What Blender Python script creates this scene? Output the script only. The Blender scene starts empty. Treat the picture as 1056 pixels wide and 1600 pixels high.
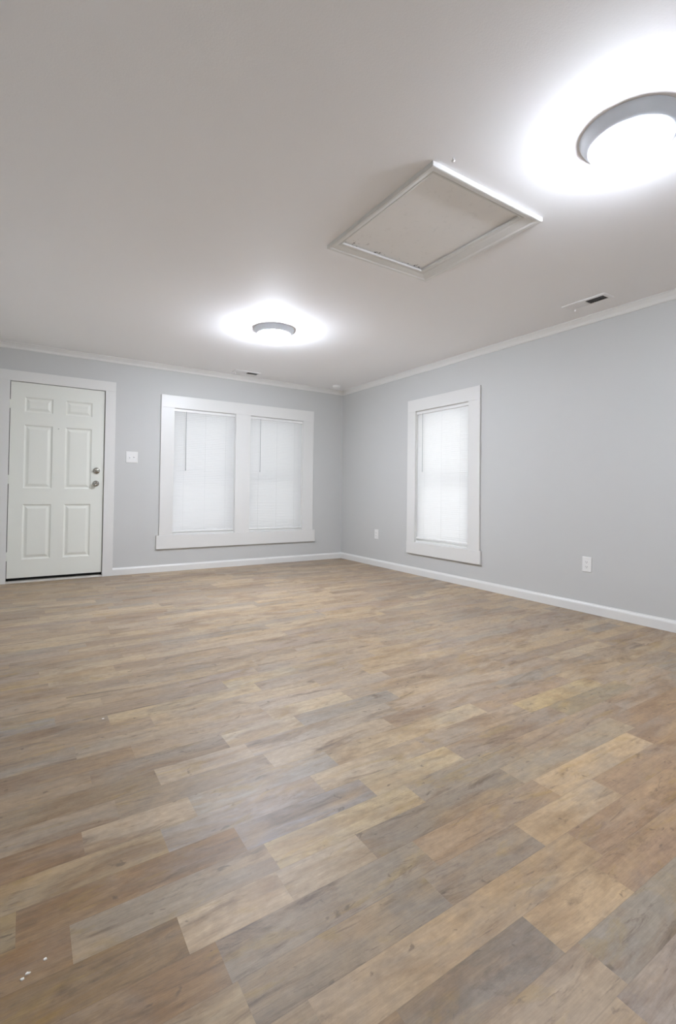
import bpy, bmesh, math, random
from mathutils import Vector, Matrix

sc = bpy.context.scene
COL = sc.collection
R = math.radians
random.seed(11)

# ------------------------------------------------------------------ camera, sky, exposure
H = 2.44            # ceiling height
D = 5.886           # back wall
RX = 3.883          # wall with the single window
LX = -0.282         # wall beside the door
BY = -1.15          # wall behind the camera
CAM_H = 0.9689

cam_data = bpy.data.cameras.new('camera')
cam = bpy.data.objects.new('camera', cam_data)
COL.objects.link(cam)
yaw, pitch, roll = R(32.9334), R(1.0647), R(0.7038)
fwd = Vector((math.sin(yaw) * math.cos(pitch), math.cos(yaw) * math.cos(pitch), math.sin(pitch)))
rt = Vector((math.cos(yaw), -math.sin(yaw), 0))
up = rt.cross(fwd)
rt2 = rt * math.cos(roll) + up * math.sin(roll)
up2 = up * math.cos(roll) - rt * math.sin(roll)
m = Matrix((rt2, up2, -fwd)).transposed().to_4x4()
m.translation = Vector((0, 0, CAM_H))
cam.matrix_world = m
cam_data.sensor_fit = 'HORIZONTAL'
cam_data.sensor_width = 36
cam_data.lens = 36 * 751.277 / 1056
cam_data.shift_y = (754.176 - 800) / 1056
cam_data.clip_start = 0.02
sc.camera = cam

sc.view_settings.view_transform = 'Standard'
sc.view_settings.look = 'None'
sc.view_settings.gamma = 1
sc.view_settings.exposure = 0.16
sc.view_settings.use_curve_mapping = False
sc.cycles.max_bounces = 10
sc.cycles.diffuse_bounces = 8
sc.cycles.transparent_max_bounces = 16
sc.cycles.sample_clamp_indirect = 20
sc.cycles.use_denoising = True

LAMP_NEAR, LAMP_FAR = 212.0, 305.0  # dome emission
LAMP_COL = (0.905, 0.957, 1.075)
SKY = 2.35

world = bpy.data.worlds.new('overcast_sky')
sc.world = world
world.use_nodes = True
wn = world.node_tree.nodes
wl = world.node_tree.links
bg = wn['Background']
tc = wn.new('ShaderNodeTexCoord')
sep = wn.new('ShaderNodeSeparateXYZ')
wl.new(tc.outputs['Generated'], sep.inputs[0])
mr = wn.new('ShaderNodeMapRange')               # brighter sky towards the morning side
mr.inputs['From Min'].default_value = 0.0
mr.inputs['From Max'].default_value = 1.0
mr.inputs['To Min'].default_value = 0.85 * SKY
mr.inputs['To Max'].default_value = 1.9 * SKY
wl.new(sep.outputs['X'], mr.inputs['Value'])
wl.new(mr.outputs[0], bg.inputs['Strength'])
zr = wn.new('ShaderNodeMapRange')
zr.inputs['From Min'].default_value = -0.08
zr.inputs['From Max'].default_value = 0.08
wl.new(sep.outputs['Z'], zr.inputs['Value'])
wmix = wn.new('ShaderNodeMix')
wmix.data_type = 'RGBA'
wmix.inputs[6].default_value = (0.86, 0.87, 0.92, 1)
wmix.inputs[7].default_value = (0.95, 0.965, 0.97, 1)
wl.new(zr.outputs[0], wmix.inputs[0])
wl.new(wmix.outputs[2], bg.inputs['Color'])


# ------------------------------------------------------------------ materials
def lin(r, g, b):
    def f(c):
        c /= 255.0
        return c / 12.92 if c <= 0.04045 else ((c + 0.055) / 1.055) ** 2.4
    return (f(r), f(g), f(b), 1)


def new_mat(name):
    mt = bpy.data.materials.new(name)
    mt.use_nodes = True
    nt = mt.node_tree
    return mt, nt, nt.nodes['Principled BSDF']


def paint(name, rgb, rough=0.6, var=0.03, scale=3.0, bump=0.0, bscale=220.0, metallic=0.0, spec=0.5):
    mt, nt, b = new_mat(name)
    t = nt.nodes.new('ShaderNodeTexCoord')
    n = nt.nodes.new('ShaderNodeTexNoise')
    n.inputs['Scale'].default_value = scale
    n.inputs['Detail'].default_value = 4
    nt.links.new(t.outputs['Object'], n.inputs['Vector'])
    mx = nt.nodes.new('ShaderNodeMix')
    mx.data_type = 'RGBA'
    c = lin(*rgb)
    mx.inputs[6].default_value = tuple(v * (1 - var) for v in c[:3]) + (1,)
    mx.inputs[7].default_value = tuple(min(1, v * (1 + var)) for v in c[:3]) + (1,)
    nt.links.new(n.outputs['Fac'], mx.inputs[0])
    nt.links.new(mx.outputs[2], b.inputs['Base Color'])
    b.inputs['Roughness'].default_value = rough
    b.inputs['Metallic'].default_value = metallic
    b.inputs['Specular IOR Level'].default_value = spec
    if bump:
        n2 = nt.nodes.new('ShaderNodeTexNoise')
        n2.inputs['Scale'].default_value = bscale
        n2.inputs['Detail'].default_value = 2
        nt.links.new(t.outputs['Object'], n2.inputs['Vector'])
        bp = nt.nodes.new('ShaderNodeBump')
        bp.inputs['Strength'].default_value = bump
        bp.inputs['Distance'].default_value = 0.002
        nt.links.new(n2.outputs['Fac'], bp.inputs['Height'])
        nt.links.new(bp.outputs[0], b.inputs['Normal'])
    return mt


M_WALL = paint('grey_wall_paint', (198, 199, 197), 0.55, 0.01, 1.5, 0.12, 260)
M_CEIL = paint('ceiling_paint', (245, 245, 246), 0.7, 0.012, 1.2, 0.15, 160)
M_TRIM = paint('white_trim_paint', (222, 222, 219), 0.35, 0.01, 4.0, 0.05, 60)
M_DOOR = paint('white_door_paint', (229, 231, 223), 0.42, 0.01, 3.0)
M_HATCH = paint('hatch_panel_paint', (242, 241, 239), 0.6, 0.03, 5.0)
M_PLASTIC = paint('white_plastic', (232, 232, 230), 0.3, 0.01, 8.0)
M_SLOT = paint('dark_slot', (40, 40, 42), 0.6, 0.05)
M_GAP_SHADE = paint('gap_shade_black', (14, 13, 12), 0.8, 0.05)  # near-black colour for shade painted into the door and hatch gaps
M_NICKEL = paint('satin_nickel', (178, 175, 168), 0.16, 0.05, 20.0, metallic=1.0)
M_PAN = paint('white_lamp_pan', (234, 242, 252), 0.4, 0.01)
M_VENT = paint('white_vent_enamel', (240, 240, 241), 0.45, 0.02, 10.0)
M_DUCT_SHADE = paint('duct_shade', (52, 50, 54), 0.7, 0.1, 30.0)  # shade inside the ducts, put into the colour
M_VINYL = paint('white_window_vinyl', (225, 226, 228), 0.4, 0.01)
M_WEATHER = paint('threshold_metal', (200, 196, 188), 0.45, 0.03, 12.0)
M_FLECK = paint('white_fleck', (235, 232, 225), 0.7, 0.02)
M_CORD = paint('blind_cord', (225, 226, 224), 0.7, 0.02)
M_WAND = paint('clear_wand_plastic', (176, 178, 178), 0.25, 0.02)


def slat_material():
    mt, nt, b = new_mat('white_blind_slats')
    b.inputs['Base Color'].default_value = lin(238, 239, 238)
    b.inputs['Roughness'].default_value = 0.4
    tr = nt.nodes.new('ShaderNodeBsdfTranslucent')
    tr.inputs['Color'].default_value = lin(244, 244, 243)
    mx = nt.nodes.new('ShaderNodeMixShader')
    n = nt.nodes.new('ShaderNodeTexNoise')
    n.inputs['Scale'].default_value = 6
    t = nt.nodes.new('ShaderNodeTexCoord')
    nt.links.new(t.outputs['Object'], n.inputs['Vector'])
    rg = nt.nodes.new('ShaderNodeMapRange')
    rg.inputs['To Min'].default_value = 0.36
    rg.inputs['To Max'].default_value = 0.44
    nt.links.new(n.outputs['Fac'], rg.inputs['Value'])
    nt.links.new(rg.outputs[0], mx.inputs[0])
    nt.links.new(b.outputs[0], mx.inputs[1])
    nt.links.new(tr.outputs[0], mx.inputs[2])
    nt.links.new(mx.outputs[0], nt.nodes['Material Output'].inputs['Surface'])
    return mt


def glass_material():
    mt, nt, b = new_mat('window_glass')
    tr = nt.nodes.new('ShaderNodeBsdfTransparent')
    tr.inputs['Color'].default_value = (0.965, 0.967, 0.965, 1)
    gl = nt.nodes.new('ShaderNodeBsdfGlossy')
    gl.inputs['Roughness'].default_value = 0.03
    fr = nt.nodes.new('ShaderNodeFresnel')
    fr.inputs['IOR'].default_value = 1.45
    mx = nt.nodes.new('ShaderNodeMixShader')
    nt.links.new(fr.outputs[0], mx.inputs[0])
    nt.links.new(tr.outputs[0], mx.inputs[1])
    nt.links.new(gl.outputs[0], mx.inputs[2])
    nt.links.new(mx.outputs[0], nt.nodes['Material Output'].inputs['Surface'])
    nt.nodes.remove(b)
    return mt


def lamp_material(LAMP):
    mt, nt, b = new_mat('lit_frosted_glass')
    b.inputs['Base Color'].default_value = (0.9, 0.9, 0.9, 1)
    b.inputs['Roughness'].default_value = 0.3
    b.inputs['Emission Color'].default_value = LAMP_COL + (1,)
    g = nt.nodes.new('ShaderNodeNewGeometry')           # bulbs sit above the middle: the bottom of the glass glows most
    sp = nt.nodes.new('ShaderNodeSeparateXYZ')
    nt.links.new(g.outputs['Normal'], sp.inputs[0])
    r = nt.nodes.new('ShaderNodeMapRange')
    r.inputs['From Min'].default_value = 0.0
    r.inputs['From Max'].default_value = -1.0
    r.inputs['To Min'].default_value = 0.45 * LAMP
    r.inputs['To Max'].default_value = LAMP
    nt.links.new(sp.outputs['Z'], r.inputs['Value'])
    nt.links.new(r.outputs[0], b.inputs['Emission Strength'])
    return mt


def hatch_material():
    """painted board with a few dark scuffs and mould spots along one edge"""
    mt = M_HATCH
    nt = mt.node_tree
    b = nt.nodes['Principled BSDF']
    base = b.inputs['Base Color'].links[0].from_socket
    t = nt.nodes.new('ShaderNodeTexCoord')
    n = nt.nodes.new('ShaderNodeTexNoise')
    n.inputs['Scale'].default_value = 26
    n.inputs['Detail'].default_value = 6
    n.inputs['Roughness'].default_value = 0.7
    nt.links.new(t.outputs['Object'], n.inputs['Vector'])
    r = nt.nodes.new('ShaderNodeValToRGB')
    r.color_ramp.elements[0].position = 0.585
    r.color_ramp.elements[1].position = 0.62
    nt.links.new(n.outputs['Fac'], r.inputs[0])
    s = nt.nodes.new('ShaderNodeSeparateXYZ')
    nt.links.new(t.outputs['Object'], s.inputs[0])
    e = nt.nodes.new('ShaderNodeMapRange')       # more marks towards the far edge of the board
    e.inputs['From Min'].default_value = 0.31
    e.inputs['From Max'].default_value = 0.37
    e.inputs['To Min'].default_value = 0.05
    nt.links.new(s.outputs['Y'], e.inputs['Value'])
    mu = nt.nodes.new('ShaderNodeMath')
    mu.operation = 'MULTIPLY'
    nt.links.new(r.outputs[0], mu.inputs[0])
    nt.links.new(e.outputs[0], mu.inputs[1])
    mx = nt.nodes.new('ShaderNodeMix')
    mx.data_type = 'RGBA'
    nt.links.new(mu.outputs[0], mx.inputs[0])
    nt.links.new(base, mx.inputs[6])
    mx.inputs[7].default_value = lin(74, 68, 62)
    nt.links.new(mx.outputs[2], b.inputs['Base Color'])
    return mt


FLOOR_GAIN = 0.95
ROW = 0.1045
ROW0 = 0.6


def floor_material():
    mt, nt, b = new_mat('wood_plank_vinyl')
    N, L = nt.nodes, nt.links

    def node(k, **kw):
        x = N.new(k)
        for a, v in kw.items():
            setattr(x, a, v)
        return x

    def math_(op, a, bb=None, clamp=False):
        x = node('ShaderNodeMath', operation=op)
        x.use_clamp = clamp
        for i, v in enumerate((a, bb)):
            if v is None:
                continue
            if isinstance(v, (int, float)):
                x.inputs[i].default_value = v
            else:
                L.new(v, x.inputs[i])
        return x.outputs[0]

    def ramp(src, stops):
        x = node('ShaderNodeValToRGB')
        el = x.color_ramp.elements
        while len(el) < len(stops):
            el.new(0.5)
        for e_, (p, c) in zip(el, stops):
            e_.position = p
            e_.color = c if len(c) == 4 else (c[0], c[0], c[0], 1)
        L.new(src, x.inputs[0])
        return x.outputs[0]

    def mix(f, a, bb, mode='MIX'):
        x = node('ShaderNodeMix', data_type='RGBA', blend_type=mode)
        for i, v in ((0, f), (6, a), (7, bb)):
            if isinstance(v, (int, float)):
                x.inputs[i].default_value = v
            elif isinstance(v, tuple):
                x.inputs[i].default_value = v
            else:
                L.new(v, x.inputs[i])
        return x.outputs[2]

    tint = node('ShaderNodeAttribute', attribute_name='plank_tint').outputs['Color']
    shift = node('ShaderNodeAttribute', attribute_name='plank_shift').outputs['Color']
    pos = node('ShaderNodeTexCoord').outputs['Object']
    off = node('ShaderNodeVectorMath', operation='SCALE')
    off.inputs['Scale'].default_value = 37.0
    L.new(shift, off.inputs[0])
    add = node('ShaderNodeVectorMath', operation='ADD')
    L.new(pos, add.inputs[0])
    L.new(off.outputs[0], add.inputs[1])
    v = add.outputs[0]

    def noise(vec, sx, sy, scale, detail=5, rough=0.6, dist=0.0):
        mp = node('ShaderNodeMapping')
        mp.inputs['Scale'].default_value = (sx, sy, 1)
        L.new(vec, mp.inputs[0])
        x = node('ShaderNodeTexNoise')
        x.inputs['Scale'].default_value = scale
        x.inputs['Detail'].default_value = detail
        x.inputs['Roughness'].default_value = rough
        x.inputs['Distortion'].default_value = dist
        L.new(mp.outputs[0], x.inputs['Vector'])
        return x.outputs['Fac']

    c = mix(0.22, tint, lin(152, 133, 112))
    # large worn blotches: grey, brown and yellowish, running on across the boards
    warm = node('ShaderNodeVectorMath', operation='SCALE')
    warm.inputs['Scale'].default_value = 0.22
    L.new(shift, warm.inputs[0])
    add2 = node('ShaderNodeVectorMath', operation='ADD')
    L.new(pos, add2.inputs[0])
    L.new(warm.outputs[0], add2.inputs[1])
    w = add2.outputs[0]
    grey = ramp(noise(w, 1.0, 2.0, 2.6, 6, 0.62, 0.8), [(0.46, (0,)), (0.66, (1,))])
    c = mix(math_('MULTIPLY', grey, 0.52), c, lin(138, 131, 123))
    brown = ramp(noise(w, 1.1, 3.4, 2.2, 6, 0.62, 0.9), [(0.48, (0,)), (0.68, (1,))])
    c = mix(math_('MULTIPLY', brown, 0.60), c, lin(116, 91, 67))
    tan = ramp(noise(v, 1.0, 3.6, 2.8, 5, 0.6, 0.7), [(0.50, (0,)), (0.68, (1,))])
    c = mix(math_('MULTIPLY', tan, 0.42), c, lin(180, 156, 126))
    ochre = ramp(noise(v, 1.5, 5.0, 2.1, 6, 0.65, 1.0), [(0.57, (0,)), (0.66, (1,))])
    c = mix(math_('MULTIPLY', ochre, 0.30), c, lin(156, 132, 82))
    dark = ramp(noise(v, 1.0, 4.5, 3.0, 7, 0.68, 1.0), [(0.555, (0,)), (0.71, (1,))])
    c = mix(math_('MULTIPLY', dark, 0.80), c, lin(92, 76, 62))
    # grain
    g1 = noise(v, 1.0, 11.0, 6.0, 8, 0.68, 0.3)
    c = mix(1.0, c, ramp(g1, [(0.25, (0.80,)), (0.75, (1.16,))]), 'MULTIPLY')
    g2 = noise(v, 1.0, 20.0, 22.0, 4, 0.6)
    c = mix(1.0, c, ramp(g2, [(0.2, (0.87,)), (0.8, (1.11,))]), 'MULTIPLY')
    mott = noise(v, 1.0, 1.4, 38.0, 4, 0.7)
    c = mix(1.0, c, ramp(mott, [(0.25, (0.84,)), (0.75, (1.13,))]), 'MULTIPLY')
    # dark checks and knots
    st = ramp(noise(v, 1.0, 6.0, 7.0, 6, 0.7, 0.8), [(0.60, (0,)), (0.69, (1,))])
    c = mix(math_('MULTIPLY', st, 0.55), c, lin(92, 78, 68))
    kn = ramp(noise(v, 1.0, 1.6, 21.0, 3, 0.5, 0.5), [(0.675, (0,)), (0.73, (1,))])
    c = mix(math_('MULTIPLY', kn, 0.55), c, lin(82, 70, 60))
    # fine seam between rows
    sx = node('ShaderNodeSeparateXYZ')
    L.new(pos, sx.inputs[0])
    fr = math_('FRACT', math_('DIVIDE', math_('SUBTRACT', sx.outputs['Y'], ROW0 - 50 * ROW), ROW))
    ed = math_('MINIMUM', fr, math_('SUBTRACT', 1.0, fr))
    seam = math_('LESS_THAN', ed, 0.010)
    c = mix(math_('MULTIPLY', seam, 0.22), c, lin(96, 82, 70))
    hs = node('ShaderNodeHueSaturation')
    hs.inputs['Saturation'].default_value = 1.20
    L.new(c, hs.inputs['Color'])
    L.new(hs.outputs[0], b.inputs['Base Color'])
    rr = node('ShaderNodeMapRange')
    rr.inputs['To Min'].default_value = 0.36
    rr.inputs['To Max'].default_value = 0.50
    L.new(g1, rr.inputs['Value'])
    L.new(rr.outputs[0], b.inputs['Roughness'])
    b.inputs['Specular IOR Level'].default_value = 0.5
    bp = node('ShaderNodeBump')
    bp.inputs['Strength'].default_value = 0.25
    bp.inputs['Distance'].default_value = 0.0015
    L.new(math_('SUBTRACT', g2, math_('MULTIPLY', seam, 0.8)), bp.inputs['Height'])
    L.new(bp.outputs[0], b.inputs['Normal'])
    return mt


M_FLOOR = floor_material()
M_SLAT = slat_material()
M_GLASS = glass_material()
hatch_material()


# ------------------------------------------------------------------ mesh helpers
def make(name, bm, mat, parent=None, smooth=False, bevel=0.0, seg=2):
    bmesh.ops.recalc_face_normals(bm, faces=bm.faces[:])
    me = bpy.data.meshes.new(name)
    bm.to_mesh(me)
    bm.free()
    me.materials.append(mat)
    if smooth:
        for p in me.polygons:
            p.use_smooth = True
    o = bpy.data.objects.new(name, me)
    COL.objects.link(o)
    if parent is not None:
        o.parent = parent
    if bevel:
        md = o.modifiers.new('bevel', 'BEVEL')
        md.width = bevel
        md.segments = seg
        md.limit_method = 'ANGLE'
        md.angle_limit = R(40)
    return o


def empty(name, loc=(0, 0, 0), rz=0.0):
    o = bpy.data.objects.new(name, None)
    o.empty_display_size = 0.05
    o.location = loc
    o.rotation_euler = (0, 0, rz)
    COL.objects.link(o)
    return o


def tag(o, label, cat, group=None, kind=None):
    o['label'] = label
    o['category'] = cat
    if group:
        o['group'] = group
    if kind:
        o['kind'] = kind
    return o


def box(bm, x0, x1, y0, y1, z0, z1):
    vs = [bm.verts.new(p) for p in ((x0, y0, z0), (x1, y0, z0), (x1, y1, z0), (x0, y1, z0),
                                    (x0, y0, z1), (x1, y0, z1), (x1, y1, z1), (x0, y1, z1))]
    for f in ((0, 3, 2, 1), (4, 5, 6, 7), (0, 1, 5, 4), (1, 2, 6, 5), (2, 3, 7, 6), (3, 0, 4, 7)):
        bm.faces.new([vs[i] for i in f])
    return vs


def lathe(bm, prof, axis='Z', seg=48, origin=(0, 0, 0)):
    """prof: list of (radius, height); closed at radius 0"""
    rings = []
    for r_, h_ in prof:
        if r_ < 1e-6:
            rings.append([bm.verts.new((0, 0, h_))])
        else:
            rings.append([bm.verts.new((r_ * math.cos(2 * math.pi * i / seg), r_ * math.sin(2 * math.pi * i / seg), h_))
                          for i in range(seg)])
    for a, b_ in zip(rings, rings[1:]):
        for i in range(seg):
            j = (i + 1) % seg
            if len(a) == 1 and len(b_) == 1:
                continue
            if len(a) == 1:
                bm.faces.new((a[0], b_[i], b_[j]))
            elif len(b_) == 1:
                bm.faces.new((a[i], a[j], b_[0]))
            else:
                bm.faces.new((a[i], a[j], b_[j], b_[i]))
    vs = [v for ring in rings for v in ring]
    if axis == '-Y':       # height runs towards -y
        for v in vs:
            v.co = Vector((v.co.x, -v.co.z, v.co.y))
    if axis == '-Z':
        for v in vs:
            v.co = Vector((v.co.x, -v.co.y, -v.co.z))
    for v in vs:
        v.co += Vector(origin)
    return vs


def grid_wall(us, zs, holes, t0, t1, axis):
    """panel with rectangular holes, one closed mesh. axis 'Y': u is x, thickness along y; 'X': u is y; 'Z': u is x, z is y"""
    us, zs = set(us), set(zs)
    for a, b_, c, d in holes:
        us |= {a, b_}
        zs |= {c, d}
    us, zs = sorted(us), sorted(zs)
    bm = bmesh.new()

    def P(u, z, t):
        return {'Y': (u, t, z), 'X': (t, u, z), 'Z': (u, z, t)}[axis]
    vd = {}

    def V(i, j, t):
        k = (i, j, t)
        if k not in vd:
            vd[k] = bm.verts.new(P(us[i], zs[j], t))
        return vd[k]

    def solid(i, j):
        if not (0 <= i < len(us) - 1 and 0 <= j < len(zs) - 1):
            return False
        u, z = (us[i] + us[i + 1]) / 2, (zs[j] + zs[j + 1]) / 2
        return not any(a < u < b_ and c < z < d for a, b_, c, d in holes)
    for i in range(len(us) - 1):
        for j in range(len(zs) - 1):
            if not solid(i, j):
                continue
            for t in (t0, t1):
                bm.faces.new((V(i, j, t), V(i + 1, j, t), V(i + 1, j + 1, t), V(i, j + 1, t)))
            for di, dj, e in ((-1, 0, ((i, j), (i, j + 1))), (1, 0, ((i + 1, j), (i + 1, j + 1))),
                              (0, -1, ((i, j), (i + 1, j))), (0, 1, ((i, j + 1), (i + 1, j + 1)))):
                if not solid(i + di, j + dj):
                    (a, b_), (c, d) = e
                    bm.faces.new((V(a, b_, t0), V(c, d, t0), V(c, d, t1), V(a, b_, t1)))
    return bm


def sweep(bm, prof, path, closed=False):
    """prof: (offset along n, offset along z); path: list of (point, n) with mitred normals"""
    rings = [[bm.verts.new((p[0] + n[0] * a, p[1] + n[1] * a, p[2] + z)) for a, z in prof] for p, n in path]
    k = len(prof)
    pairs = list(zip(rings, rings[1:]))
    if closed:
        pairs.append((rings[-1], rings[0]))
    for a, b_ in pairs:
        for i in range(k):
            j = (i + 1) % k
            bm.faces.new((a[i], a[j], b_[j], b_[i]))
    if not closed:
        bm.faces.new(rings[0])
        bm.faces.new(rings[-1])


# ------------------------------------------------------------------ openings (metres)
DOOR = (-0.158, 0.719, 0.0, 2.055)                 # clear opening between jambs
W1 = (1.466, 2.235, 0.437, 1.945)
W2 = (2.435, 3.216, 0.437, 1.945)
W3 = (3.473, 4.289, 0.389, 1.932)                  # y range on the side wall
TH = 0.20                                          # wall thickness

# ------------------------------------------------------------------ room shell
# floor: one board per face, with its own tint
SEG = {
    -1: [(-0.4, 0.62, (150, 128, 102)), (0.62, 1.02, (172, 154, 132)), (1.02, 1.7, (150, 140, 126)), (1.7, 2.6, (158, 142, 124))],
    0: [(-0.4, 0.30, (150, 130, 104)), (0.30, 0.60, (146, 124, 98)), (0.60, 0.975, (122, 112, 98)), (0.975, 1.265, (192, 168, 138)),
        (1.265, 2.05, (152, 128, 108)), (2.05, 2.7, (170, 150, 128))],
    1: [(-0.4, 0.47, (158, 142, 120)), (0.47, 1.32, (186, 162, 132)), (1.32, 2.2, (158, 134, 112)), (2.2, 2.9, (150, 134, 118))],
    2: [(-0.4, 0.37, (172, 156, 132)), (0.37, 0.86, (136, 124, 108)), (0.86, 1.22, (140, 128, 114)), (1.22, 1.635, (190, 168, 140)),
        (1.635, 2.4, (150, 128, 108))],
    3: [(-0.4, 0.36, (140, 114, 86)), (0.36, 0.92, (150, 138, 122)), (0.92, 1.46, (172, 150, 126)), (1.46, 2.075, (188, 166, 138)),
        (2.075, 2.8, (150, 126, 104))],
    4: [(-0.4, 0.306, (136, 112, 82)), (0.306, 0.551, (192, 174, 150)), (0.551, 0.80, (180, 164, 142)), (0.80, 1.42, (134, 122, 106)),
        (1.42, 2.15, (160, 146, 126)), (2.15, 2.9, (142, 120, 100))],
    5: [(-0.4, 0.10, (140, 112, 84)), (0.10, 0.566, (156, 144, 128)), (0.566, 1.07, (186, 168, 138)), (1.07, 1.62, (152, 140, 124)),
        (1.62, 2.3, (150, 134, 118))],
    6: [(-0.4, 0.0, (160, 142, 112)), (0.0, 0.52, (132, 106, 80)), (0.52, 0.96, (142, 138, 134)), (0.96, 1.36, (192, 174, 144)),
        (1.36, 2.02, (152, 136, 120)), (2.02, 2.6, (142, 130, 108))],
    7: [(-0.4, 0.34, (172, 150, 118)), (0.34, 0.83, (160, 150, 140)), (0.83, 1.30, (184, 168, 146)), (1.30, 1.9, (170, 154, 136)),
        (1.9, 2.5, (178, 160, 128))],
    8: [(-0.4, 0.15, (142, 118, 96)), (0.15, 0.447, (182, 164, 142)), (0.447, 0.95, (164, 156, 144)), (0.95, 1.735, (188, 172, 148)),
        (1.735, 2.4, (156, 138, 122))],
    9: [(-0.4, 0.25, (162, 146, 128)), (0.25, 0.75, (148, 134, 118)), (0.75, 1.3, (178, 162, 142)), (1.3, 2.0, (160, 146, 132))],
    10: [(-0.4, 0.39, (142, 126, 106)), (0.39, 0.72, (184, 166, 144)), (0.72, 1.4, (168, 156, 142)), (1.4, 2.2, (176, 160, 142))],
    11: [(-0.4, 0.20, (158, 140, 120)), (0.20, 0.665, (150, 134, 116)), (0.665, 0.985, (196, 180, 156)), (0.985, 1.5, (150, 142, 132)),
         (1.5, 2.3, (180, 164, 144))],
    12: [(-0.4, 0.35, (140, 122, 104)), (0.35, 0.9, (166, 150, 132)), (0.9, 1.3, (192, 176, 152)), (1.3, 2.1, (168, 152, 134))],
    15: [(-0.4, 0.31, (142, 126, 110)), (0.31, 0.98, (186, 168, 140)), (0.98, 1.6, (166, 152, 136))],
    16: [(-0.4, 0.12, (146, 142, 138)), (0.12, 0.85, (154, 138, 122)), (0.85, 1.25, (194, 178, 150))],
}
PAL = [(176, 160, 140), (168, 152, 134), (156, 142, 126), (184, 168, 146), (160, 146, 134), (150, 134, 118),
       (172, 158, 142), (178, 160, 136), (150, 142, 132), (164, 148, 130)]


def build_floor():
    bm = bmesh.new()
    lt = bm.loops.layers.float_color.new('plank_tint')
    ls = bm.loops.layers.float_color.new('plank_shift')
    k0 = math.floor((BY - ROW0) / ROW)
    k1 = math.ceil((D - ROW0) / ROW)
    rnd = random.Random(5)

    def quad(x0, x1, y0, y1, rgb):
        x0, x1 = max(x0, LX), min(x1, RX)
        y0, y1 = max(y0, BY), min(y1, D)
        if x1 - x0 < 1e-4 or y1 - y0 < 1e-4:
            return
        f = bm.faces.new([bm.verts.new(p) for p in ((x0, y0, 0), (x1, y0, 0), (x1, y1, 0), (x0, y1, 0))])
        c = lin(*rgb)
        c = tuple(v * FLOOR_GAIN for v in c[:3]) + (1,)
        s = (rnd.random(), rnd.random(), rnd.random(), 1)
        for lp in f.loops:
            lp[lt] = c
            lp[ls] = s
    for k in range(k0, k1 + 1):
        y0 = ROW0 + k * ROW
        x = LX - rnd.random() * 0.6
        for a, b_, rgb in SEG.get(k, []):
            quad(a, b_, y0, y0 + ROW, rgb)
            x = b_
        while x < RX:
            ln = rnd.uniform(0.3, 0.95)
            rgb = rnd.choice(PAL)
            dv = rnd.uniform(-6, 6)
            quad(x, x + ln, y0, y0 + ROW, tuple(c + dv for c in rgb))
            x += ln
    # slab below
    v = [bm.verts.new(p) for p in ((LX - TH, BY - TH, -0.1), (RX + TH, BY - TH, -0.1), (RX + TH, D + TH, -0.1), (LX - TH, D + TH, -0.1))]
    bm.faces.new(v)
    for f in bm.faces:
        f.normal_update()
    return make('floor', bm, M_FLOOR)


fl = build_floor()
tag(fl, 'wood look floor of narrow tan, brown and grey planks', 'floor', kind='structure')

HX0, HX1, HY0, HY1 = 1.518, 2.168, 1.583, 2.362        # hatch hole
tag(make('ceiling', grid_wall((LX - TH, RX + TH), (BY - TH, D + TH), [(HX0, HX1, HY0, HY1)], H, H + 0.1, 'Z'), M_CEIL),
    'flat pale grey ceiling', 'ceiling', kind='structure')
tag(make('wall_back', grid_wall((LX - TH, RX + TH), (-0.1, H), [(DOOR[0] - 0.02, DOOR[1] + 0.02, 0.0, DOOR[3] + 0.02), W1, W2], D, D + TH, 'Y'), M_WALL),
    'light grey wall holding the door and the paired windows', 'wall', kind='structure')
tag(make('wall_right', grid_wall((BY - TH, D), (-0.1, H), [W3], RX, RX + TH, 'X'), M_WALL),
    'light grey wall holding the single window', 'wall', kind='structure')
tag(make('wall_left', grid_wall((BY - TH, D), (-0.1, H), [], LX - TH, LX, 'X'), M_WALL),
    'light grey wall next to the door hinges', 'wall', kind='structure')
tag(make('wall_rear', grid_wall((LX, RX), (-0.1, H), [], BY - TH, BY, 'Y'), M_WALL),
    'light grey wall facing the paired windows', 'wall', kind='structure')

# crown moulding, one run around the ceiling
bm = bmesh.new()
s2 = 1.0
path = [((LX, D, 0), (1, -1, 0)), ((RX, D, 0), (-1, -1, 0)), ((RX, BY, 0), (-1, 1, 0)), ((LX, BY, 0), (1, 1, 0))]
cp, cd = 0.047, 0.060
prof = [(0.0, H), (cp, H), (cp, H - 0.006), (cp - 0.008, H - 0.010), (0.030, H - 0.020), (0.018, H - 0.034),
        (0.013, H - 0.046), (0.013, H - 0.052), (0.008, H - cd), (0.0, H - cd)]
sweep(bm, prof, path, True)
tag(make('trim_1', bm, M_TRIM), 'white crown moulding around the ceiling', 'crown moulding', kind='structure')

# baseboards
bprof = [(0.0, 0.0), (0.015, 0.0), (0.015, 0.062), (0.012, 0.072), (0.008, 0.078), (0.007, 0.084), (0.0, 0.084)]
CAS_R = 0.8225


def baseboard(name, p0, p1, n, label):
    b_ = bmesh.new()
    sweep(b_, bprof, [(p0, n), (p1, n)])
    tag(make(name, b_, M_TRIM), label, 'baseboard', kind='structure')


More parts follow.
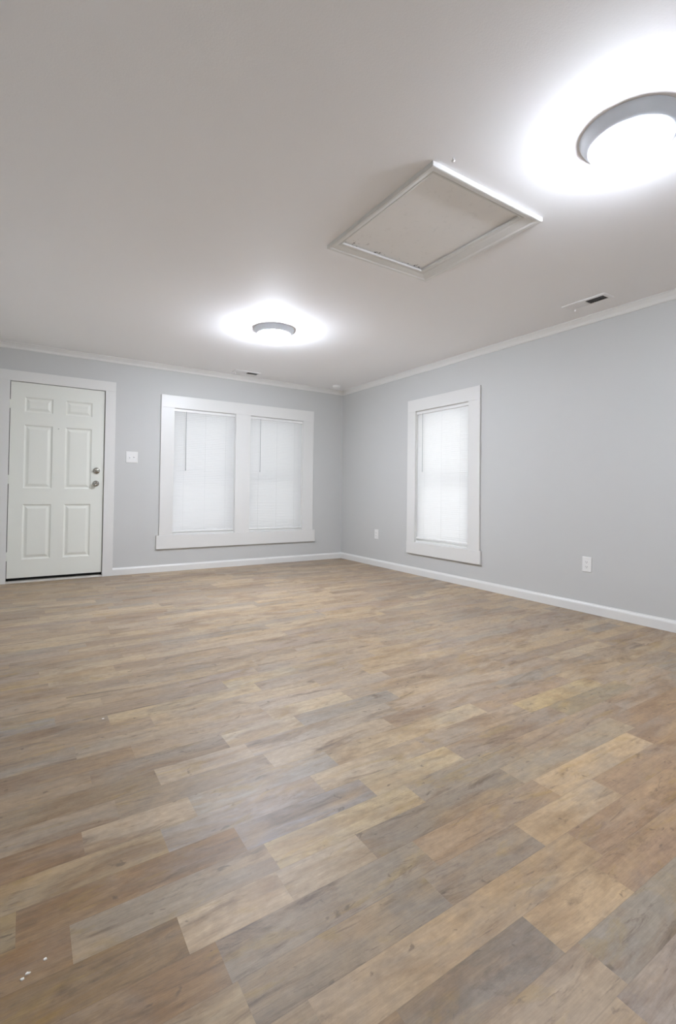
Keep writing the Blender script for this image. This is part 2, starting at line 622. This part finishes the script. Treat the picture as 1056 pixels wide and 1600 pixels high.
baseboard('baseboard_back', (CAS_R + 0.001, D, 0), (RX - 0.0, D, 0), (0, -1, 0), 'white baseboard under the paired windows')
baseboard('baseboard_right', (RX, D - 0.015, 0), (RX, BY, 0), (-1, 0, 0), 'white baseboard under the single window')
baseboard('baseboard_left', (LX, D - 0.02, 0), (LX, BY, 0), (1, 0, 0), 'white baseboard on the wall by the door hinges')
baseboard('baseboard_rear', (LX + 0.015, BY, 0), (RX - 0.015, BY, 0), (0, 1, 0), 'white baseboard on the wall facing the paired windows')

# ------------------------------------------------------------------ casings (flat boards)
CT = 0.019


def board_y(bm, x0, x1, z0, z1, t=CT):
    box(bm, x0, x1, D - t, D, z0, z1)


def board_x(bm, y0, y1, z0, z1, t=CT):
    box(bm, RX - t, RX, y0, y1, z0, z1)


def part_board(name, parent, mk, *a):
    b_ = bmesh.new()
    mk(b_, *a)
    return make(name, b_, M_TRIM, parent, bevel=0.0015)


t = empty('trim_2', (0, 0, 0))
tag(t, 'white flat casing boards around the paired windows', 'window casing', kind='structure')
part_board('head_board', t, board_y, 1.313, 3.384, 1.945, 2.092)
part_board('side_board', t, board_y, 1.313, W1[0], 0.4305, 1.9445)
part_board('side_board', t, board_y, W2[1], 3.384, 0.4305, 1.9445)
part_board('middle_board', t, board_y, W1[1], W2[0], 0.4305, 1.9445)
part_board('apron_board', t, board_y, 1.282, 3.420, 0.270, 0.430, CT + 0.004)

t = empty('trim_3', (0, 0, 0))
tag(t, 'white flat casing boards around the single window', 'window casing', kind='structure')
part_board('head_board', t, board_x, 3.322, 4.428, 1.932, 2.074)
part_board('side_board', t, board_x, 3.322, W3[0], 0.385, 1.9315)
part_board('side_board', t, board_x, W3[1], 4.428, 0.385, 1.9315)
part_board('apron_board', t, board_x, 3.306, 4.430, 0.246, 0.3845, CT + 0.004)

t = empty('trim_4', (0, 0, 0))
tag(t, 'white flat casing and jamb around the entry door', 'door casing', kind='structure')
part_board('side_board', t, board_y, DOOR[1], CAS_R, 0.0, 2.055)
part_board('side_board', t, board_y, LX + 0.001, DOOR[0], 0.0, 2.055)
part_board('head_board', t, board_y, LX + 0.001, CAS_R, 2.0555, 2.161, CT)
b_ = bmesh.new()
box(b_, DOOR[0] - 0.02, DOOR[0], D, D + TH, 0, DOOR[3])
box(b_, DOOR[1], DOOR[1] + 0.02, D, D + TH, 0, DOOR[3])
box(b_, DOOR[0] - 0.02, DOOR[1] + 0.02, D, D + TH, DOOR[3], DOOR[3] + 0.02)
make('door_jamb', b_, M_TRIM, t)
b_ = bmesh.new()
box(b_, DOOR[0], DOOR[0] + 0.02, D + 0.055, D + TH, 0, DOOR[3])
box(b_, DOOR[1] - 0.02, DOOR[1], D + 0.055, D + TH, 0, DOOR[3])
box(b_, DOOR[0], DOOR[1], D + 0.06, D + TH, 0.0185, 0.075)  # foot bar added to keep outside light from leaking in
box(b_, DOOR[0], DOOR[1], D + 0.055, D + TH, DOOR[3] - 0.02, DOOR[3])
make('gap_shade_door_stop', b_, M_GAP_SHADE, t)  # stops coloured near-black to paint the shade in the door gaps

b_ = bmesh.new()
sweep(b_, [(0.0, 0.0), (0.012, 0.0), (0.012, 0.008), (0.0, 0.016), (-TH, 0.018), (-TH, 0.0)],
      [((DOOR[0], D, 0), (0, -1, 0)), ((DOOR[1], D, 0), (0, -1, 0))])
tag(make('trim_5', b_, M_WEATHER), 'pale metal threshold under the entry door', 'threshold', kind='structure')

# ------------------------------------------------------------------ entry door
SX0, SX1, SZ0, SZ1 = DOOR[0] + 0.006, DOOR[1] - 0.006, 0.050, DOOR[3] - 0.004
door = empty('door_1', (SX0, D + 0.002, SZ0))
tag(door, 'white six panel entry door with nickel knob and deadbolt', 'door', kind='structure')


def door_slab():
    us = [SX0, -0.030, 0.222, 0.338, 0.592, SX1]
    zs = [SZ0, 0.235, 0.800, 0.965, 1.618, 1.748, 1.905, SZ1]
    holes = [(i, j) for i in (1, 3) for j in (1, 3, 5)]
    bm = bmesh.new()
    yf, yb = D + 0.002, D + 0.046
    vd = {}

    def V(x, y, z):
        k = (round(x, 5), round(y, 5), round(z, 5))
        if k not in vd:
            vd[k] = bm.verts.new(k)
        return vd[k]
    for i in range(len(us) - 1):
        for j in range(len(zs) - 1):
            a, b2, c, d = us[i], us[i + 1], zs[j], zs[j + 1]
            if (i, j) not in holes:
                bm.faces.new((V(a, yf, c), V(b2, yf, c), V(b2, yf, d), V(a, yf, d)))
                continue
            steps = [(0, 0), (0.006, 0.005), (0.014, 0.0095), (0.022, 0.0095), (0.044, 0.0015), (0.050, 0.001)]
            prev = None
            for ins, dep in steps:
                q = [(a + ins, yf + dep, c + ins), (b2 - ins, yf + dep, c + ins), (b2 - ins, yf + dep, d - ins), (a + ins, yf + dep, d - ins)]
                q = [V(*p) for p in q]
                if prev:
                    for n_ in range(4):
                        bm.faces.new((prev[n_], prev[(n_ + 1) % 4], q[(n_ + 1) % 4], q[n_]))
                prev = q
            bm.faces.new(prev)
    # edges and back
    ring_f = [V(x, yf, SZ0) for x in us] + [V(SX1, yf, z) for z in zs[1:]] + [V(x, yf, SZ1) for x in us[-2::-1]] + [V(SX0, yf, z) for z in zs[-2:0:-1]]
    ring_b = [V(v.co.x, yb, v.co.z) for v in ring_f]
    n_ = len(ring_f)
    for i in range(n_):
        j = (i + 1) % n_
        bm.faces.new((ring_f[i], ring_f[j], ring_b[j], ring_b[i]))
    bm.faces.new(ring_b)
    for v in bm.verts:
        v.co -= Vector((SX0, D + 0.002, SZ0))
    return make('door_leaf', bm, M_DOOR, door)


door_slab()


def at_door(x, z):
    return (x - SX0, 0.0, z - SZ0)


for z in (1.82, 1.052, 0.272):
    b_ = bmesh.new()
    lathe(b_, [(0, 0), (0.0065, 0), (0.0065, 0.088), (0, 0.088)], seg=16)
    for v in b_.verts:
        v.co += Vector((-0.003, -0.009, 0))
    box(b_, -0.012, 0.020, -0.003, -0.001, 0.0, 0.088)
    h = make('hinge', b_, M_DOOR, door)
    h.location = at_door(SX0 - 0.001, z - 0.044)

# knob: rosette + knob
kx, kz = 0.640, 1.024
b_ = bmesh.new()
lathe(b_, [(0, 0.001), (0.033, 0.001), (0.033, 0.006), (0.026, 0.010), (0.013, 0.012), (0.0125, 0.030), (0, 0.030)], '-Y', 32)
kn = make('door_knob', b_, M_NICKEL, door, True)
kn.location = at_door(kx, kz)
b_ = bmesh.new()
lathe(b_, [(0, 0.028), (0.013, 0.028), (0.024, 0.034), (0.0285, 0.044), (0.0275, 0.054), (0.020, 0.062), (0.009, 0.064), (0.008, 0.061), (0, 0.061)], '-Y', 32)
make('knob_ball', b_, M_NICKEL, kn, True)
b_ = bmesh.new()
lathe(b_, [(0, 0.001), (0.034, 0.001), (0.034, 0.008), (0.029, 0.014), (0.012, 0.016), (0, 0.016)], '-Y', 32)
db = make('deadbolt', b_, M_NICKEL, door, True)
db.location = at_door(0.644, 1.166)
b_ = bmesh.new()
box(b_, -0.029, 0.029, -0.038, -0.014, -0.0075, 0.0075)
tt = make('thumb_turn', b_, M_NICKEL, db, bevel=0.004)
tt.rotation_euler = (0, R(28), 0)
b_ = bmesh.new()
lathe(b_, [(0.0035, 0.001), (0.009, 0.001), (0.009, 0.003), (0.006, 0.004), (0.0035, 0.003)], '-Y', 20)
ph = make('peephole', b_, M_DOOR, door, True)
ph.location = at_door(0.277, 1.599)
b_ = bmesh.new()
lathe(b_, [(0, 0.0015), (0.0045, 0.0015), (0.003, 0.0025), (0, 0.003)], '-Y', 16)
make('peephole_lens', b_, M_SLOT, ph, True)


# ------------------------------------------------------------------ windows and blinds, built facing -y around their lower corner
def window_unit(name, w, h, loc, rz, label):
    root = empty(name, loc, rz)
    tag(root, label, 'window', kind='structure')
    d0, d1 = 0.0, TH
    b_ = bmesh.new()
    jt = 0.006
    box(b_, 0, jt, d0, d1, 0, h)
    box(b_, w - jt, w, d0, d1, 0, h)
    box(b_, jt, w - jt, d0, d1, h - jt, h)
    box(b_, jt, w - jt, d0, d1, 0, 0.014)
    make('window_frame', b_, M_TRIM, root)
    mid = h * 0.478

    def sash(nm, z0, z1, y):
        s_ = bmesh.new()
        fw = 0.042
        bx = [(jt, jt + fw, z0, z1), (w - jt - fw, w - jt, z0, z1), (jt + fw, w - jt - fw, z0, z0 + fw), (jt + fw, w - jt - fw, z1 - fw, z1)]
        for a, b2, c, d in bx:
            box(s_, a, b2, y, y + 0.03, c, d)
        so = make(nm, s_, M_VINYL, root)
        g = bmesh.new()
        box(g, jt + fw, w - jt - fw, y + 0.013, y + 0.017, z0 + fw, z1 - fw)
        make('pane', g, M_GLASS, so)
    sash('upper_sash', mid - 0.01, h - jt, 0.165)
    sash('lower_sash', 0.014, mid + 0.032, 0.132)
    return root


def mini_blind(w, h, loc, rz, wand_x, wand_len, label):
    root = empty('window_blind', loc, rz)
    tag(root, label, 'window blind', 'white mini blinds')
    m_ = 0.004                                  # gap to each jamb
    yb = 0.017                                  # blind centre line behind the wall face
    hr = 0.030
    top = h - 0.007
    b_ = bmesh.new()
    box(b_, m_, w - m_, yb - 0.014, yb + 0.014, top - hr, top)
    make('headrail', b_, M_PLASTIC, root, bevel=0.002)
    # slats: closed, each a slightly crowned strip
    b_ = bmesh.new()
    pitch_, half, tilt = 0.0213, 0.0125, R(69)
    z = top - hr - 0.012
    zmin = 0.014 + 0.034
    n_ = int((z - zmin) / pitch_)
    rn = random.Random(3)
    th = 0.0006
    for i in range(n_ + 1):
        zc = z - i * pitch_
        tl = tilt + R(rn.uniform(-1.5, 1.5))
        pts = []
        for s_ in (-1, -0.4, 0.4, 1):
            a, c = s_ * half, 0.0016 * (1 - s_ * s_)
            pts.append((a * math.cos(tl) - c * math.sin(tl), a * math.sin(tl) + c * math.cos(tl)))
        nrm = (-math.sin(tl) * th, math.cos(tl) * th)
        ring = pts + [(p[0] + nrm[0], p[1] + nrm[1]) for p in reversed(pts)]
        A = [b_.verts.new((m_ + 0.002, yb - p[0], zc - p[1])) for p in ring]
        B = [b_.verts.new((w - m_ - 0.002, yb - p[0], zc - p[1])) for p in ring]
        k = len(ring)
        for q in range(k):
            b_.faces.new((A[q], A[(q + 1) % k], B[(q + 1) % k], B[q]))
        b_.faces.new(A)
        b_.faces.new(B)
    make('slats', b_, M_SLAT, root)
    zb = z - n_ * pitch_ - 0.014
    b_ = bmesh.new()
    box(b_, m_, w - m_, yb - 0.011, yb + 0.011, zb - 0.016, zb)
    make('bottom_rail', b_, M_PLASTIC, root, bevel=0.002)
    for fx in (0.16, 0.5, 0.84):
        b_ = bmesh.new()
        box(b_, w * fx - 0.0006, w * fx + 0.0006, yb - 0.0145, yb - 0.0133, zb - 0.004, top - hr)
        make('ladder_cord', b_, M_CORD, root)
    b_ = bmesh.new()
    lathe(b_, [(0, 0), (0.0042, 0.002), (0.0042, 0.02), (0.0032, 0.03), (0.0032, wand_len - 0.01), (0.002, wand_len), (0, wand_len)], seg=6)
    wd = make('tilt_wand', b_, M_WAND, root)
    wd.location = (wand_x, yb - 0.021, top - hr - wand_len + 0.006)
    return root


for nm, W, wl_, lab, blab, wx in (
        ('window_1', W1, 0.715, 'double hung window of the pair, nearer the door', 'white mini blind of the paired windows, nearer the door', 0.146),
        ('window_2', W2, 0.70, 'double hung window of the pair, nearer the room corner', 'white mini blind of the paired windows, nearer the room corner', 0.146)):
    window_unit(nm, W[1] - W[0], W[3] - W[2], (W[0], D, W[2]), 0, lab)
    mini_blind(W[1] - W[0], W[3] - W[2], (W[0], D, W[2]), 0, wx, wl_, blab)
# on the side wall local x runs towards -y
window_unit('window_3', W3[1] - W3[0], W3[3] - W3[2], (RX, W3[1], W3[2]), R(-90), 'single double hung window by itself on the side wall')
mini_blind(W3[1] - W3[0], W3[3] - W3[2], (RX, W3[1], W3[2]), R(-90), 0.108, 0.69,
           'bright white mini blind of the single window on the side wall')


# ------------------------------------------------------------------ ceiling lights
def ceiling_light(x, y, power, label, rz=0.0):
    root = empty('ceiling_light', (x, y, H), rz)
    tag(root, label, 'ceiling light', 'flush ceiling lights')
    b_ = bmesh.new()
    lathe(b_, [(0, 0.0005), (0.185, 0.0005), (0.1845, 0.002), (0.176, 0.018), (0.165, 0.035), (0.155, 0.046), (0.149, 0.050), (0.142, 0.050), (0.138, 0.044), (0, 0.044)], '-Z', 72)
    make('pan', b_, M_PAN, root, True)
    b_ = bmesh.new()
    prof_ = []
    for i in range(15):
        a = math.pi / 2 * i / 14
        prof_.append((0.1395 * math.cos(a) if i < 14 else 0.0, 0.050 + 0.070 * math.sin(a)))
    lathe(b_, [(0, 0.0445), (0.1375, 0.0445), (0.139, 0.050)] + prof_, '-Z', 72)
    make('glass_dome', b_, lamp_material(power), root, True)
    return root


ceiling_light(2.025, 0.98, LAMP_NEAR, 'larger looking round lit flush ceiling light, close to the attic hatch')
ceiling_light(1.868, 3.985, LAMP_FAR, 'smaller looking round lit flush ceiling light, in front of the paired windows')

# ------------------------------------------------------------------ attic hatch
hat = empty('attic_hatch', ((HX0 + HX1) / 2, (HY0 + HY1) / 2, H))
tag(hat, 'square white attic access hatch with scuffed panel and moulded frame in the ceiling', 'attic hatch')
ox0, ox1, oy0, oy1 = 1.480, 2.275, 1.543, 2.436
wx0, wx1, wy0, wy1 = HX0 + 0.013 - ox0, ox1 - HX1 + 0.013, HY0 + 0.013 - oy0, oy1 - HY1 + 0.013
cx_, cy_ = (HX0 + HX1) / 2, (HY0 + HY1) / 2
# colonial casing profile: fraction of width from the outer edge, drop below ceiling
cprof = [(0.0, 0.0), (0.0, 0.021), (0.06, 0.023), (0.22, 0.023), (0.30, 0.018), (0.36, 0.018), (0.70, 0.014), (0.80, 0.010), (0.86, 0.013), (1.0, 0.012), (1.0, 0.0)]


def hatch_side(p_out0, p_out1, p_in0, p_in1):
    b_ = bmesh.new()
    rings = []
    for po, pi in ((p_out0, p_in0), (p_out1, p_in1)):
        rings.append([b_.verts.new((po[0] + (pi[0] - po[0]) * f - cx_, po[1] + (pi[1] - po[1]) * f - cy_, -d_)) for f, d_ in cprof])
    k = len(cprof)
    for i in range(k):
        j = (i + 1) % k
        b_.faces.new((rings[0][i], rings[0][j], rings[1][j], rings[1][i]))
    b_.faces.new(rings[0])
    b_.faces.new(rings[1])
    make('casing', b_, M_TRIM, hat)


O = [(ox0, oy0), (ox1, oy0), (ox1, oy1), (ox0, oy1)]
I = [(ox0 + wx0, oy0 + wy0), (ox1 - wx1, oy0 + wy0), (ox1 - wx1, oy1 - wy1), (ox0 + wx0, oy1 - wy1)]
for q in range(4):
    hatch_side(O[q], O[(q + 1) % 4], I[q], I[(q + 1) % 4])
b_ = bmesh.new()
box(b_, HX0 + 0.002 - cx_, HX1 - 0.002 - cx_, HY0 + 0.002 - cy_, HY1 - 0.002 - cy_, 0.007, 0.022)
make('panel', b_, M_HATCH, hat)
b_ = bmesh.new()
box(b_, HX0 - 0.03 - cx_, HX1 + 0.03 - cx_, HY0 - 0.03 - cy_, HY1 + 0.03 - cy_, 0.1001, 0.12)
make('attic_shade_board', b_, M_GAP_SHADE, hat)  # black board closes the hole, painted as the dark above the panel


# ------------------------------------------------------------------ ceiling registers
def register(x, y, rz, label):
    root = empty('ceiling_vent', (x, y, H), rz)      # long side runs along local x
    tag(root, label, 'ceiling vent', 'ceiling air registers')
    lx, ly, fr = 0.168, 0.070, 0.026
    b_ = bmesh.new()
    for q in range(4):
        o_ = [(-lx, -ly), (lx, -ly), (lx, ly), (-lx, ly)]
        i_ = [(-lx + fr, -ly + fr), (lx - fr, -ly + fr), (lx - fr, ly - fr), (-lx + fr, ly - fr)]
        pr = [(0, 0.0), (0, 0.002), (0.2, 0.006), (1.0, 0.007), (1.0, 0.0)]
        rings = []
        for e_ in (q, (q + 1) % 4):
            rings.append([b_.verts.new((o_[e_][0] + (i_[e_][0] - o_[e_][0]) * f, o_[e_][1] + (i_[e_][1] - o_[e_][1]) * f, -d_)) for f, d_ in pr])
        for i in range(5):
            j = (i + 1) % 5
            b_.faces.new((rings[0][i], rings[0][j], rings[1][j], rings[1][i]))
    make('flange', b_, M_VENT, root)
    b_ = bmesh.new()
    box(b_, -0.004, 0.004, -ly + fr, ly - fr, -0.007, -0.001)
    make('divider', b_, M_VENT, root)
    b_ = bmesh.new()
    box(b_, -lx + fr, lx - fr, -ly + fr, ly - fr, -0.0015, -0.0005)
    make('duct_shade_plate', b_, M_DUCT_SHADE, root)  # flat dark plate painted as duct shade; the ceiling has no opening here
    for half, sg in ((-1, 1), (1, -1)):
        for i in range(5):
            yc = -ly + fr + 0.009 + i * (2 * (ly - fr) - 0.018) / 4
            b_ = bmesh.new()
            x0, x1 = (-lx + fr, -0.004) if half < 0 else (0.004, lx - fr)
            dy = 0.0075 * sg if half < 0 else 0.0062 * sg
            P_ = [(yc - dy, -0.0018), (yc - dy + 0.001, -0.0018), (yc + dy + 0.001, -0.0075), (yc + dy, -0.0075)]
            A = [b_.verts.new((x0, p[0], p[1])) for p in P_]
            B = [b_.verts.new((x1, p[0], p[1])) for p in P_]
            for q in range(4):
                b_.faces.new((A[q], A[(q + 1) % 4], B[(q + 1) % 4], B[q]))
            b_.faces.new(A)
            b_.faces.new(B)
            make('louver', b_, M_VENT, root)
    b_ = bmesh.new()
    box(b_, lx - 0.046, lx - 0.034, -ly + 0.012, -ly + 0.018, -0.022, -0.005)
    make('damper_lever', b_, M_VENT, root, bevel=0.001)
    return root


register(3.566, 2.035, R(90), 'white ceiling vent with painted shade behind its louvers close to the single window wall')
register(2.275, 5.640, R(180), 'small white ceiling vent close to the paired windows, behind the farther light')

# ------------------------------------------------------------------ smoke detector
sd = empty('smoke_detector', (3.59, 5.60, H))
tag(sd, 'small round white smoke detector on the ceiling in the room corner', 'smoke detector')
b_ = bmesh.new()
lathe(b_, [(0, 0.0005), (0.062, 0.0005), (0.062, 0.010), (0, 0.010)], '-Z', 40)
make('base', b_, M_PLASTIC, sd, True)
b_ = bmesh.new()
lathe(b_, [(0, 0.0105), (0.058, 0.0105), (0.057, 0.026), (0.047, 0.036), (0.030, 0.040), (0, 0.041)], '-Z', 40)
make('cover', b_, M_PLASTIC, sd, True)
b_ = bmesh.new()
lathe(b_, [(0, 0.0411), (0.010, 0.0411), (0.009, 0.044), (0, 0.044)], '-Z', 20)
make('test_button', b_, M_PLASTIC, sd, True)


# ------------------------------------------------------------------ wall plates
def plate(parent, w, h, nm='cover_plate'):
    b_ = bmesh.new()
    o_ = [(-w / 2, -h / 2), (w / 2, -h / 2), (w / 2, h / 2), (-w / 2, h / 2)]
    rings = []
    for ins, dep in ((0, 0.0005), (0, 0.003), (0.004, 0.0065)):
        rings.append([b_.verts.new((p[0] - math.copysign(ins, p[0]), -dep, p[1] - math.copysign(ins, p[1]))) for p in o_])
    for a, c in zip(rings, rings[1:]):
        for i in range(4):
            b_.faces.new((a[i], a[(i + 1) % 4], c[(i + 1) % 4], c[i]))
    b_.faces.new(rings[0])
    b_.faces.new(rings[-1])
    return make(nm, b_, M_PLASTIC, parent)


def screw(parent, x, z, y=-0.0066):
    b_ = bmesh.new()
    lathe(b_, [(0, 0.0), (0.0035, 0.0), (0.003, 0.0012), (0, 0.0015)], '-Y', 14)
    s_ = make('screw', b_, M_VENT, parent)
    s_.location = (x, y, z)


sw = empty('light_switch', (1.003, D, 1.332))
tag(sw, 'white double toggle light switch plate on the wall beside the door', 'light switch')
plate(sw, 0.126, 0.128)
for x, a in ((-0.023, 26), (0.023, -26)):
    b_ = bmesh.new()
    box(b_, -0.0055, 0.0055, -0.0085, -0.0066, -0.013, 0.013)
    tg = make('toggle_slot', b_, M_VENT, sw)
    tg.location = (x, 0, 0)
    b_ = bmesh.new()
    box(b_, -0.004, 0.004, -0.020, 0.0, -0.005, 0.005)
    g = make('toggle', b_, M_PLASTIC, tg, bevel=0.001)
    g.location = (0, -0.006, 0)
    g.rotation_euler = (R(a), 0, 0)
    for z in (-0.030, 0.030):
        screw(sw, x, z)


def outlet(y, z, label):
    root = empty('wall_outlet', (RX, y, z), R(-90))
    tag(root, label, 'electrical outlet', 'duplex wall outlets')
    plate(root, 0.078, 0.124)
    for zc in (-0.0195, 0.0195):
        b_ = bmesh.new()
        vs = [(0.0165 * math.cos(a), 0.0150 * math.sin(a)) for a in [math.pi * 2 * i / 28 for i in range(28)]]
        vs = [(x, max(-0.0128, min(0.0128, zz))) for x, zz in vs]
        A = [b_.verts.new((x, -0.0066, zz)) for x, zz in vs]
        B = [b_.verts.new((x, -0.0090, zz)) for x, zz in vs]
        for i in range(28):
            b_.faces.new((A[i], A[(i + 1) % 28], B[(i + 1) % 28], B[i]))
        b_.faces.new(B)
        b_.faces.new(A)
        rc = make('receptacle', b_, M_PLASTIC, root)
        rc.location = (0, 0, zc)
        for x0, hh in ((-0.0065, 0.0045), (0.0065, 0.0036)):
            b_ = bmesh.new()
            box(b_, x0 - 0.0011, x0 + 0.0011, -0.0094, -0.0088, 0.0025 - hh, 0.0025 + hh)
            make('slot', b_, M_SLOT, rc)
        b_ = bmesh.new()
        lathe(b_, [(0, 0.0088), (0.0024, 0.0088), (0.0024, 0.0094), (0, 0.0094)], '-Y', 14)
        g = make('ground_hole', b_, M_SLOT, rc)
        g.location = (0, 0, -0.0075)
    screw(root, 0, 0)
    return root


outlet(2.211, 0.395, 'white wall outlet low on the open stretch of side wall past the single window')
outlet(5.043, 0.415, 'white wall outlet low on the wall between the room corner and the single window')

# ------------------------------------------------------------------ small bits
b_ = bmesh.new()
lathe(b_, [(0, 0.0), (0.003, 0.0), (0.003, 0.010), (0.008, 0.011), (0.007, 0.015), (0, 0.016)], '-Z', 16)
o = make('ceiling_screw', b_, M_PLASTIC, None, True)
o.location = (1.544, 1.485, H)
tag(o, 'tiny white screw in the ceiling beside the attic hatch', 'screw')

for i, (x, y) in enumerate(((0.291, 2.247), (0.013, 1.142), (0.022, 1.150), (0.052, 1.166))):
    b_ = bmesh.new()
    rn = random.Random(i)
    n_ = 7
    ring = [(0.005 * rn.uniform(0.6, 1.2) * math.cos(2 * math.pi * k / n_), 0.004 * rn.uniform(0.6, 1.2) * math.sin(2 * math.pi * k / n_)) for k in range(n_)]
    A = [b_.verts.new((p[0], p[1], 0.0002)) for p in ring]
    B = [b_.verts.new((p[0] * 0.8, p[1] * 0.8, 0.0018)) for p in ring]
    for k in range(n_):
        b_.faces.new((A[k], A[(k + 1) % n_], B[(k + 1) % n_], B[k]))
    b_.faces.new(A)
    b_.faces.new(B)
    o = make('paint_fleck', b_, M_FLECK)
    o.location = (x, y, 0)
    tag(o, 'tiny white paint fleck lying on the wood floor', 'paint fleck', 'paint flecks on the floor')
